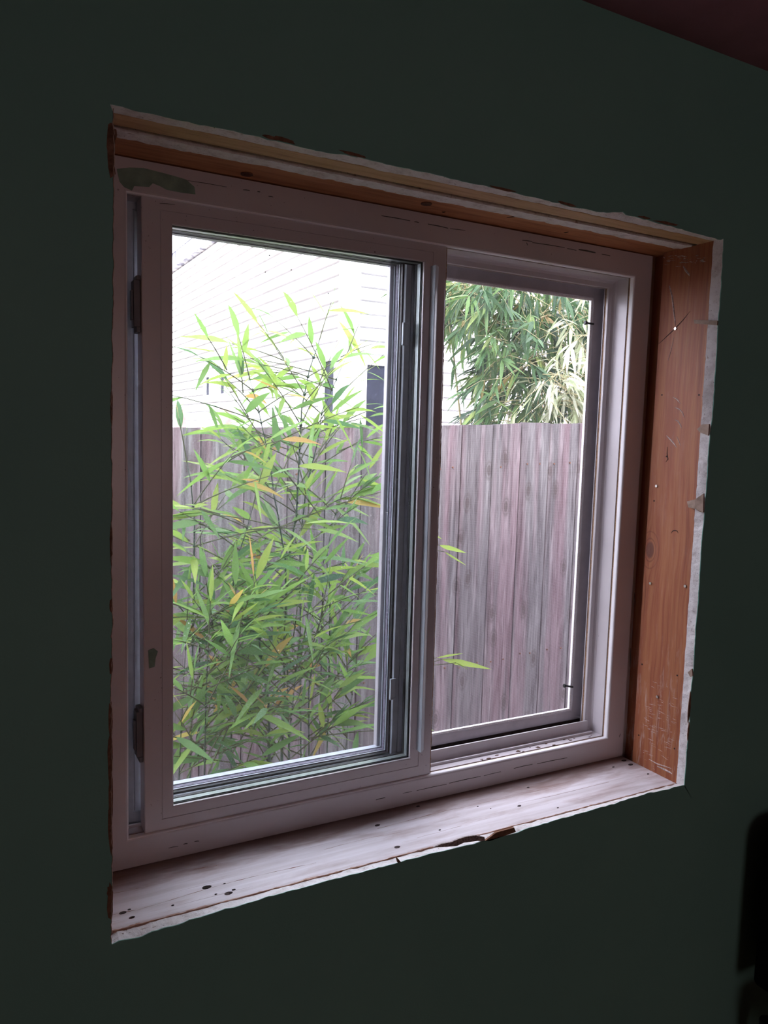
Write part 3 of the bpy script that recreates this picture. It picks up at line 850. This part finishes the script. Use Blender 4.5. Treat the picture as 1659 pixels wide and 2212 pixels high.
# insect screen on the open right half
SCX0, SCX1, SCZ0, SCZ1 = .705, 1.1395, CZ - .577, CZ + .291
mb = MB()
w = .034
mb.ring(SCX0 - w, SCX1 + w + .006, SCZ0 - w, SCZ1 + w, [(0, 1.252), (0, 1.2415), (.001, 1.2405), (w - .002, 1.2405), (w - .0005, 1.2415), (w - .0005, 1.252)])
screen = mb.build('insect_screen', SCREENF, win)
mb = MB(); mb.ring(SCX0 - w, SCX1 + w + .006, SCZ0 - w, SCZ1 + w, [(w - .0004, 1.2425), (w + .0032, 1.2435), (w + .0032, 1.2500), (w - .0004, 1.252)])
mb.build('spline', mat_plain('white_screen_spline', (0.84, 0.83, 0.85), 0.5, 0.2, 500, 0.3), screen)
mb = MB(); pitch = .00165; h = .00013; ym = 1.2465
nx = int((SCX1 - SCX0) / pitch); nz = int((SCZ1 - SCZ0) / pitch)
for k in range(1, nx):
    x = SCX0 + k * pitch
    mb.add([(x - h, ym, SCZ0), (x, ym - h, SCZ0), (x + h, ym, SCZ0), (x - h, ym, SCZ1), (x, ym - h, SCZ1), (x + h, ym, SCZ1)], [(0, 1, 4, 3), (1, 2, 5, 4), (2, 0, 3, 5)])
for k in range(1, nz):
    z = SCZ0 + k * pitch
    mb.add([(SCX0, ym, z - h), (SCX0, ym - h, z), (SCX0, ym, z + h), (SCX1, ym, z - h), (SCX1, ym - h, z), (SCX1, ym, z + h)], [(0, 1, 4, 3), (1, 2, 5, 4), (2, 0, 3, 5)])
mb.build('mesh', WIRE, screen, fix=False)
mb = MB(); mb.box(SCX0 - .02, SCX1 + .03, 1.2388, 1.2404, SCZ0 - .038, SCZ0 - .021)  # dark strip added for the shaded, dirty gap below the screen bar
mb.build('gap_shade_strip', mat_plain('dark_gap_shade', (0.03, 0.022, 0.02), 0.95, 0.5, 90, 0.1), screen)
for (a, b, c, d) in ((1282, 700, 1264, 697), (1237, 1484, 1219, 1481)):
    p = atY(a, b, 1.2405); q = atY(c, d, 1.2395)
    mb = MB(); u = (q - p).normalized()
    mb.tube([p, q], .0021, 10); mb.tube([q - u * .004, q + u * .0002, q + u * .0014], [.0036, .0044, .0032], 12)
    mb.build('pull_pin', BLACKP, screen)

# ------------------------------------------------------------------ chair by the wall
ch = thing('chair', 'black upright chair back cut off by the right edge of the photo', 'chair')
c0 = atY(1640, 1900, .955); zt = atY(1659, 1822, .90).z
bx0, bx1, by0, by1 = c0.x, c0.x + .44, .90, .955
mb = MB(); poly = []
r = .045
for k in range(7):
    a = math.pi - k * math.pi / 12
    poly.append((bx0 + r + r * math.cos(a), zt - r + r * math.sin(a)))
for k in range(7):
    a = math.pi / 2 - k * math.pi / 12
    poly.append((bx1 - r + r * math.cos(a), zt - r + r * math.sin(a)))
poly += [(bx1, .50), (bx0, .50)]
mb.slab([(x, by0, z) for x, z in poly], (0, by1 - by0, 0)); mb.build('backrest', CHAIRM, ch, bevel=.012)
mb = MB(); mb.box(bx0, bx1, .46, .905, .42, .49); mb.build('seat', CHAIRM, ch, bevel=.02)
for (x, y) in ((bx0 + .03, .49), (bx1 - .03, .49), (bx0 + .03, .93), (bx1 - .03, .93)):
    mb = MB(); mb.tube([(x, y, 0), (x, y, .425)], [.013, .017], 10); mb.build('leg', BLACKP, ch)

# ------------------------------------------------------------------ outside: ground, fence, house
mb = MB(); mb.box(-14, 22, 1.30, 30, GZ - .2, GZ)
gr = mb.build('ground', SOIL); struct(gr, 'soil outside the window')
FYD = 2.5
topz = lambda x: CZ + .0038 + .045 * (x - .606)
fn = thing('fence', 'weathered grey wooden board fence standing beyond the window', 'fence')
mb = MB()
xs = [.68 - .1435 * k for k in range(16, 0, -1)] + [.68, .825, .978, 1.12, 1.259, 1.402, 1.545, 1.688, 1.831, 1.970, 2.116, 2.273] + [2.273 + .144 * k for k in range(1, 14)]
rr = random.Random(11)
for a, b in zip(xs, xs[1:]):
    mb.cur = rr.random(); dy = rr.uniform(-.002, .003); g = .0016
    t0, t1 = topz(a) + rr.uniform(-.006, .004), topz(b) + rr.uniform(-.006, .004)
    y0, y1 = FYD + dy, FYD + dy + .019
    c = .003
    vs = []
    for z0, z1 in ((GZ + .03, GZ + .03), (t0, t1)):
        vs += [(a + g, y0 + c, z0), (a + g + c, y0, z0), (b - g - c, y0, z1), (b - g, y0 + c, z1), (b - g, y1, z1), (a + g, y1, z0)]
    mb.add(vs, [(0, 1, 2, 3, 4, 5), (11, 10, 9, 8, 7, 6)] + [(j, (j + 1) % 6, 6 + (j + 1) % 6, 6 + j) for j in range(6)])
mb.build('board_panel', FENCE, fn)
mb = MB(); mb.cur = .6  # strips added behind the joints to keep light out of the gaps
for x in xs[1:-1]: mb.box(x - .03, x + .03, FYD + .0225, FYD + .034, GZ + .03, topz(x) - .012)
mb.build('gap_backing', FENCE, fn)
for dz in (.20, .95, 1.6):
    mb = MB(); mb.cur = .3; xa, xb = xs[0], xs[-1]
    za, zb = topz(xa) - dz, topz(xb) - dz
    mb.add([(xa, FYD + .035, za), (xb, FYD + .035, zb), (xb, FYD + .073, zb), (xa, FYD + .073, za), (xa, FYD + .035, za + .085), (xb, FYD + .035, zb + .085), (xb, FYD + .073, zb + .085), (xa, FYD + .073, za + .085)],
           [(0, 3, 2, 1), (4, 5, 6, 7), (0, 1, 5, 4), (1, 2, 6, 5), (2, 3, 7, 6), (3, 0, 4, 7)])
    mb.build('rail', FENCE, fn)
for x in [q for q in xs[:-1] if .50 < q < 2.25]:
    for dx in (.035, .105):
        for dz in (.165, .95):
            if rr.random() < .8:
                xx = x + dx + rr.uniform(-.012, .012); zz = topz(xx) - dz + rr.uniform(-.006, .006)
                mb = MB(); mb.tube([(xx, FYD - .003, zz), (xx, FYD + .004, zz)], .0032, 7)
                mb.build('nail_head', RUST, fn)
for (a, b, top) in ((384, 398, 884), (481, 497, 881)):
    p, q = atY(a, top, 2.60), atY(b, top, 2.60)
    mb = MB(); mb.cur = .2; mb.box(p.x, q.x, 2.575, 2.64, GZ, p.z)
    mb.build('post', mat_plain('pinkish_fence_post', (0.55, 0.38, 0.36), 0.8, 0.3, 40, 0.1), fn)

hs = thing('house', 'white lap-sided neighbouring house rising behind the fence', 'house')
HY = 6.0
hc = atY(751, 650, HY).x                               # near corner
exp = .1098
mbz0 = GZ
eave = atX(425, 553, hc).z
ncourse = int((eave - mbz0) / exp) + 1
mb = MB()
HX1, HY1 = hc + 7.5, HY + 11.0


def course_profile():
    pf = []
    for k in range(ncourse):
        z = mbz0 + k * exp + .045
        pf += [(.020, z), (.004, z + exp - .016), (-.045, z + exp - .015), (-.045, z + exp - .002)]
    return pf


pf = course_profile()
mb.loft([[(hc, HY - d, z) for d, z in pf], [(HX1, HY - d, z) for d, z in pf]], closed=False)
mb.loft([[(hc - d, HY, z) for d, z in pf], [(hc - d, HY1, z) for d, z in pf]], closed=False)
mb.build('siding', SIDING, hs)
mb = MB(); mb.box(hc + .06, HX1 - .05, HY + .05, HY1 - .05, GZ, eave); mb.build('wall_core', WTRIM, hs)
mb = MB(); mb.box(hc - .030, hc + .105, HY - .028, HY + .0, GZ, eave); mb.box(hc - .030, hc, HY, HY + .115, GZ, eave)
mb.build('corner_board', WTRIM, hs)
mb = MB(); mb.box(hc - .09, HX1 + .09, HY - .09, HY1 + .09, eave, eave + .20); mb.build('eave', mat_eave(), hs)
mb = MB()
xm = (hc + HX1) / 2
mb.add([(hc - .1, HY - .1, eave + .20), (HX1 + .1, HY - .1, eave + .20), (HX1 + .1, HY1 + .1, eave + .20), (hc - .1, HY1 + .1, eave + .20), (xm, HY + 3.2, eave + .9), (xm, HY1 - 3.2, eave + .9)],
       [(0, 1, 4), (1, 2, 5, 4), (2, 3, 5), (3, 0, 4, 5), (0, 3, 2, 1)])
mb.build('roof', ROOF, hs)


def house_window(kind, pA, pB, zb=None):
    """window on the face towards us ('Y') or on the long side face ('X'); pA top-left and pB lower-right photo points"""
    mbf, mbp = MB(), MB()
    if kind == 'Y':
        p, q = atY(*pA, HY - .02), atY(*pB, HY - .02)
        z0, z1 = (zb if zb is not None else q.z), p.z
        fw = .07
        mbf.box(p.x - fw, q.x + fw, HY - .05, HY - .005, z1, z1 + fw); mbf.box(p.x - fw, q.x + fw, HY - .05, HY - .005, z0 - fw, z0)
        mbf.box(p.x - fw, p.x, HY - .05, HY - .005, z0, z1); mbf.box(q.x, q.x + fw, HY - .05, HY - .005, z0, z1)
        mbp.box(p.x, q.x, HY - .03, HY - .02, z0, z1)
    else:
        p, q = atX(*pA, hc - .02), atX(*pB, hc - .02)
        y0, y1 = q.y, p.y
        z1 = max(p.z, q.z); z0 = zb if zb is not None else min(p.z, q.z)
        fw = .08
        mbf.box(hc - .05, hc - .005, y0 - fw, y1 + fw, z1, z1 + fw); mbf.box(hc - .05, hc - .005, y0 - fw, y1 + fw, z0 - fw, z0)
        mbf.box(hc - .05, hc - .005, y0 - fw, y0, z0, z1); mbf.box(hc - .05, hc - .005, y1, y1 + fw, z0, z1)
        ym2 = (y0 + y1) / 2
        if z1 - z0 < .45: mbf.box(hc - .05, hc - .005, ym2 - (y1 - y0) * .27, ym2 + (y1 - y0) * .27, z0, z1)
        mbp.box(hc - .03, hc - .02, y0, y1, z0, z1)
    f = mbf.build('window', WTRIM, hs); mbp.build('pane', DARKPANE, f)


house_window('Y', (790, 788), (880, 905), CZ - .25)
house_window('X', (705, 782), (726, 880), CZ - .02)
house_window('X', (448, 816), (489, 850))

# ------------------------------------------------------------------ bamboo
LV = MB()


def leaf(mb, base, d, length, width, rv, droop=.25, up=Vector((0, 0, 1)), fold=.12, roll=0.0):
    """one lance-shaped blade, folded on its midrib, bending down to its tip"""
    d = d.normalized(); side = d.cross(up)
    if side.length < .05: side = Vector((1, 0, 0))
    side.normalize(); nrm = side.cross(d).normalized()
    if roll:
        side = (side * math.cos(roll) + nrm * math.sin(roll)).normalized(); nrm = side.cross(d).normalized()
    pr_ = ((0.0, .10), (.12, .62), (.32, 1.0), (.6, .78), (.84, .36), (1.0, .02))
    vs = []
    for (s, w) in pr_:
        c = base + d * (length * s) - Vector((0, 0, 1)) * (droop * length * s * s)
        hw = width * .5 * w
        vs += [c - side * hw + nrm * (fold * hw), c, c + side * hw + nrm * (fold * hw)]
    fs = []
    for k in range(len(pr_) - 1):
        a = k * 3; b = a + 3
        fs += [(a, a + 1, b + 1, b), (a + 1, a + 2, b + 2, b + 1)]
    mb.cur = rv; mb.add(vs, fs); mb.cur = .5


def rdir(r, az0, az1, el0, el1):
    a, e = math.radians(r.uniform(az0, az1)), math.radians(r.uniform(el0, el1))
    return Vector((math.cos(a) * math.cos(e), math.sin(a) * math.cos(e), math.sin(e)))


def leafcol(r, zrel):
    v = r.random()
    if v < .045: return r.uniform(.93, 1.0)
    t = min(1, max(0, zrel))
    return min(.89, max(.02, r.gauss(.36 + .34 * t, .20)))  # higher leaves toned brighter, the stronger light up there put into the colour


def spray(r, tw, lv, p, d, length, nl, zlo, zhi, lsize=1.0):
    """a twig with leaves set alternately along it"""
    d = d.normalized(); pts = []
    for k in range(5):
        s = k / 4; pts.append(p + d * (length * s) - Vector((0, 0, 1)) * (.10 * length * s * s))
    tw.tube(pts, [.0019, .0017, .0015, .0012, .0009], 5)
    for k in range(nl):
        s = .35 + .65 * (k + .5) / nl if k < nl - 1 else 1.0
        q = p + d * (length * s) - Vector((0, 0, 1)) * (.10 * length * s * s)
        side = 1 if k % 2 else -1
        hd = Vector((-d.y, d.x, 0)); hd = hd.normalized() if hd.length > .01 else Vector((1, 0, 0))
        ld = d * r.uniform(.5, 1.0) + Vector((r.uniform(-.9, .9), r.uniform(-.45, .45), r.uniform(-.75, .35)))
        if k == nl - 1: ld = d + Vector((0, 0, r.uniform(-.3, .1)))
        L = r.uniform(.075, .135) * lsize
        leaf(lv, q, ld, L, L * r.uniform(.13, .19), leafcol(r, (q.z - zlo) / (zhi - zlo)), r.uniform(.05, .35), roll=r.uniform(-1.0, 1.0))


def bamboo(label, path, Y, rad, seed, z_from, z_to, nnode, blen=(.12, .30), nl=(3, 6), xlim=(-.2, 1.12), lsize=1.0, dens=2):
    r = random.Random(seed)
    root = thing('bamboo_stalk', label, 'bamboo', 'young bamboo stalks between window and fence')
    pts = [atY(a, b, Y + dy) for a, b, dy in path]
    base = Vector((pts[0].x, pts[0].y, GZ))
    if pts[0].z > GZ + .05: pts = [base, base.lerp(pts[0], .5) + Vector((.01, 0, 0))] + pts
    n = len(pts)
    cu = MB(); tw = MB(); lv = MB()
    cu.tube(pts, [rad * (1 - .75 * k / (n - 1)) for k in range(n)], 8)
    def at_h(z):
        for a, b in zip(pts, pts[1:]):
            if a.z <= z <= b.z: return a.lerp(b, (z - a.z) / max(1e-6, b.z - a.z))
        return pts[-1].copy()
    for k in range(nnode):                              # node rings and branches
        z = z_from + (z_to - z_from) * (k + r.uniform(-.3, .3)) / max(1, nnode - 1)
        p = at_h(z)
        cu.tube([p - Vector((0, 0, .004)), p, p + Vector((0, 0, .004))], [rad * .7, rad * 1.05, rad * .7], 8)
        for b in range(dens if r.random() < .7 else dens - 1):
            sgn = 1 if (k + b) % 2 else -1
            az = r.uniform(-40, 40) + (0 if sgn > 0 else 180)
            d = rdir(r, az, az, 12, 62)
            L = r.uniform(*blen)
            e = p + d * L
            if not (xlim[0] < e.x < xlim[1]): d.x *= -.6; e = p + d * L
            d.y = max(min(d.y, .55), -.45)
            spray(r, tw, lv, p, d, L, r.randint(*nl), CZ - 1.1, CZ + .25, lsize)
            if r.random() < .55:
                m = p + d * (L * .5)
                d2 = (d + Vector((r.uniform(-.7, .7), r.uniform(-.4, .4), r.uniform(-.2, .5)))).normalized()
                spray(r, tw, lv, m, d2, L * .6, r.randint(2, 4), CZ - 1.1, CZ + .25, lsize)
    spray(r, tw, lv, pts[-1], (pts[-1] - pts[-2]).normalized() + Vector((0, 0, .2)), .12, 4, CZ - 1.1, CZ + .25, lsize)
    cu.build('culm', CULM, root, smooth=True)
    tw.build('twigs', TWIG, root)
    lv.build('leaves', LEAF, root, smooth=True, fix=False)
    return root


zz = lambda py, Y: atY(600, py, Y).z
bamboo('tallest dark-stemmed bamboo stalk in the middle of the left pane', [(608, 1660, 0), (618, 1300, 0), (622, 1237, 0), (628, 1177, 0), (640, 1116, 0), (644, 1040, 0), (648, 951, 0), (652, 880, 0), (668, 800, 0), (690, 735, 0)], 1.98, .0045, 3, zz(1250, 1.98), zz(760, 1.98), 13)
bamboo('slim bamboo stalk leaning left just beside the tallest dark-stemmed one', [(625, 1660, 0), (616, 1207, 0), (601, 1116, 0), (592, 1071, 0), (583, 996, 0), (568, 930, 0), (557, 880, 0), (540, 820, 0)], 1.93, .003, 8, zz(1180, 1.93), zz(840, 1.93), 9)
bamboo('bamboo stalk arching right towards the edge of the left pane', [(650, 1660, 0), (648, 1180, 0), (661, 1056, 0), (687, 951, 0), (695, 890, 0), (722, 830, 0), (748, 770, 0)], 2.05, .003, 15, zz(1150, 2.05), zz(800, 2.05), 9)
bamboo('bamboo stalk at the far left of the left pane, half hidden by the sash', [(410, 1700, 0), (418, 1300, 0), (420, 1131, 0), (412, 1040, 0), (404, 1000, 0)], 1.9, .0035, 23, zz(1560, 1.9), zz(1040, 1.9), 12, xlim=(.42, .85))
bamboo('short bamboo stalk left of centre with crowded low leaves', [(500, 1700, 0), (498, 1400, 0), (505, 1228, 0), (528, 1160, 0), (545, 1100, 0)], 1.85, .003, 31, zz(1600, 1.85), zz(1130, 1.85), 11, dens=2)
bamboo('bamboo stalk right of centre with leaves over the bare fence', [(705, 1700, 0), (712, 1400, 0), (713, 1276, 0), (705, 1207, 0), (718, 1131, 0), (735, 1080, 0)], 2.0, .003, 42, zz(1500, 2.0), zz(1100, 2.0), 9, xlim=(.5, 1.08))
bamboo('thick green bamboo cane low in the middle of the left pane', [(582, 1700, 0), (582, 1585, 0), (580, 1513, 0), (564, 1423, 0), (556, 1340, 0)], 1.75, .0055, 57, zz(1640, 1.75), zz(1350, 1.75), 10, dens=2)
bamboo('low bamboo shoot at the bottom right of the left pane', [(668, 1700, 0), (667, 1491, 0), (680, 1400, 0), (692, 1340, 0)], 1.82, .003, 66, zz(1640, 1.82), zz(1340, 1.82), 9, xlim=(.4, .98))
bamboo('low bamboo shoot at the bottom left of the left pane', [(440, 1760, 0), (445, 1500, 0), (450, 1400, 0)], 1.7, .003, 78, zz(1700, 1.7), zz(1400, 1.7), 9, xlim=(.30, .75))
bamboo('low bamboo shoot with fine leaves just right of the thick green cane', [(620, 1720, 0), (628, 1560, 0), (640, 1450, 0)], 1.72, .0025, 91, zz(1670, 1.72), zz(1430, 1.72), 9, xlim=(.4, .85), lsize=.8)
bamboo('low bamboo shoot leaning towards the fixed stile at the lower right', [(740, 1700, 0), (752, 1560, 0), (765, 1470, 0)], 1.95, .0025, 97, zz(1640, 1.95), zz(1450, 1.95), 7, xlim=(.6, 1.06), lsize=.85)
bamboo('low bamboo shoot with fine leaves hugging the left edge of the left pane', [(385, 1720, 0), (392, 1560, 0), (402, 1380, 0)], 1.8, .0025, 103, zz(1690, 1.8), zz(1240, 1.8), 11, xlim=(.38, .75), lsize=.85)
# the stalk behind the meeting stile whose leaf tips show at the screen
r = random.Random(5)
root = thing('bamboo_stalk', 'bamboo stalk behind the sash stile, only leaf tips showing at the screen', 'bamboo', 'young bamboo stalks between window and fence')
cu, tw, lv = MB(), MB(), MB()
bp = [atY(905, 1700, 1.85), atY(902, 1450, 1.85), atY(900, 1180, 1.85), atY(902, 1130, 1.85)]
cu.tube([Vector((bp[0].x, 1.85, GZ))] + bp, [.003, .003, .0025, .002, .001], 8)
for (a, b, c, d, e, f, w) in ((900, 1165, 950, 1178, 1008, 1195, .17), (902, 1180, 960, 1192, 1008, 1222, .07), (902, 1430, 944, 1421, 1002, 1411, .13), (902, 1440, 955, 1424, 1062, 1446, .14), (902, 1440, 985, 1432, 1012, 1446, .10), (902, 1150, 930, 1150, 955, 1165, .16)):
    s0, p, q = atY(a, b, 1.85), atY(c, d, 1.85), atY(e, f, 1.85)
    tw = MB(); tw.tube([s0, p], .0012, 5); tw.build('twig', TWIG, root)
    L = (q - p).length
    leaf(lv, p, q - p, L, max(.005, L * w), .82, .0, roll=.9)
cu.build('culm', CULM, root, smooth=True); lv.build('leaves', LEAF, root, smooth=True, fix=False)


def clump(name, label, seed, zone, nfan, mat, canes, nl=(5, 9), ls=(.085, .155), colr=(.3, .2), grp=None):
    """arching canes carrying hanging fans of leaves; zone() gives a fan's root and lean"""
    r = random.Random(seed)
    root = thing(name, label, 'bamboo', 'bamboo growing beyond the fence')
    cu, tw, lv = MB(), MB(), MB()
    for (x, y, top, lean) in canes:
        pts = [Vector((x + lean * s * s, y, GZ + (top - GZ) * s)) for s in [k / 8 for k in range(9)]]
        cu.tube(pts, [.010 * (1 - .7 * k / 8) for k in range(9)], 8)
    for k in range(nfan):
        p, lean = zone(r)
        d = Vector((lean + r.gauss(0, .45), r.gauss(-.25, .4), r.uniform(-.45, .35))).normalized()
        L = r.uniform(.10, .26)
        pts = [p - d * L * .3, p, p + d * L * .5 - Vector((0, 0, .01)), p + d * L - Vector((0, 0, .05 * L / .2))]
        tw.tube(pts, [.002, .0017, .0013, .0008], 4)
        tone = r.gauss(*colr)
        for j in range(r.randint(*nl)):
            s = r.uniform(.3, 1.0)
            q = p + d * (L * s) - Vector((0, 0, .05 * s * L / .2))
            ld = d * .7 + Vector((r.gauss(lean * .5, .45), r.gauss(-.1, .4), r.uniform(-1.2, -.15)))
            LL = r.uniform(*ls)
            leaf(lv, q, ld, LL, LL * r.uniform(.11, .17), min(1, max(0, tone + r.gauss(0, .13))), r.uniform(.05, .3), roll=r.uniform(-1.1, 1.1))
    cu.build('cane', CULM2, root, smooth=True)
    tw.build('twigs', CULM2, root)
    lv.build('leaves', mat, root, smooth=True, fix=False)
    return root


def px_zone(poly_px, yr, lean):
    xs_ = [p[0] for p in poly_px]; ys_ = [p[1] for p in poly_px]

    def inside(x, y):
        c = False; n_ = len(poly_px)
        for i in range(n_):
            (x1, y1), (x2, y2) = poly_px[i], poly_px[i - 1]
            if (y1 > y) != (y2 > y) and x < (x2 - x1) * (y - y1) / (y2 - y1) + x1: c = not c
        return c

    def z(r):
        while True:
            x, y = r.uniform(min(xs_), max(xs_)), r.uniform(min(ys_), max(ys_))
            if inside(x, y): return atY(x, y, r.uniform(*yr)), lean(x) + r.gauss(0, .15)
    return z


B0 = atY(1140, 900, 3.5).x
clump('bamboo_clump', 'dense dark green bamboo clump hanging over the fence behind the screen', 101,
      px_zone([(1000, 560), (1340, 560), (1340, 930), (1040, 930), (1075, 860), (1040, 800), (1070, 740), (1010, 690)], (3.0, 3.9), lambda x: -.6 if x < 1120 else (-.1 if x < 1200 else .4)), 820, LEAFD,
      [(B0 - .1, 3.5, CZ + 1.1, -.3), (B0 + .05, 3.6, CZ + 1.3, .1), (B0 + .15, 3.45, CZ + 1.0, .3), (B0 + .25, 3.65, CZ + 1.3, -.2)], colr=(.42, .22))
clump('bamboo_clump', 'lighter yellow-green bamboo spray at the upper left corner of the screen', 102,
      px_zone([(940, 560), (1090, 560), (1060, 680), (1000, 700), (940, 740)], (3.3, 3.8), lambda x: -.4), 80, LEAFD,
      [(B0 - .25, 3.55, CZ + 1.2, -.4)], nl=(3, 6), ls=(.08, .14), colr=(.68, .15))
clump('bamboo_clump', 'bamboo spray painted whitish for sunlight, low at the right edge of the screen', 103,
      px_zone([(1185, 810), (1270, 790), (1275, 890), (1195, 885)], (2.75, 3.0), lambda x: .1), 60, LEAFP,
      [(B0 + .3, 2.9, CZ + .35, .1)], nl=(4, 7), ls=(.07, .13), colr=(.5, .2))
clump('bamboo_clump', 'bamboo spray painted pale for sunlight beside the upper black screen pin', 104,
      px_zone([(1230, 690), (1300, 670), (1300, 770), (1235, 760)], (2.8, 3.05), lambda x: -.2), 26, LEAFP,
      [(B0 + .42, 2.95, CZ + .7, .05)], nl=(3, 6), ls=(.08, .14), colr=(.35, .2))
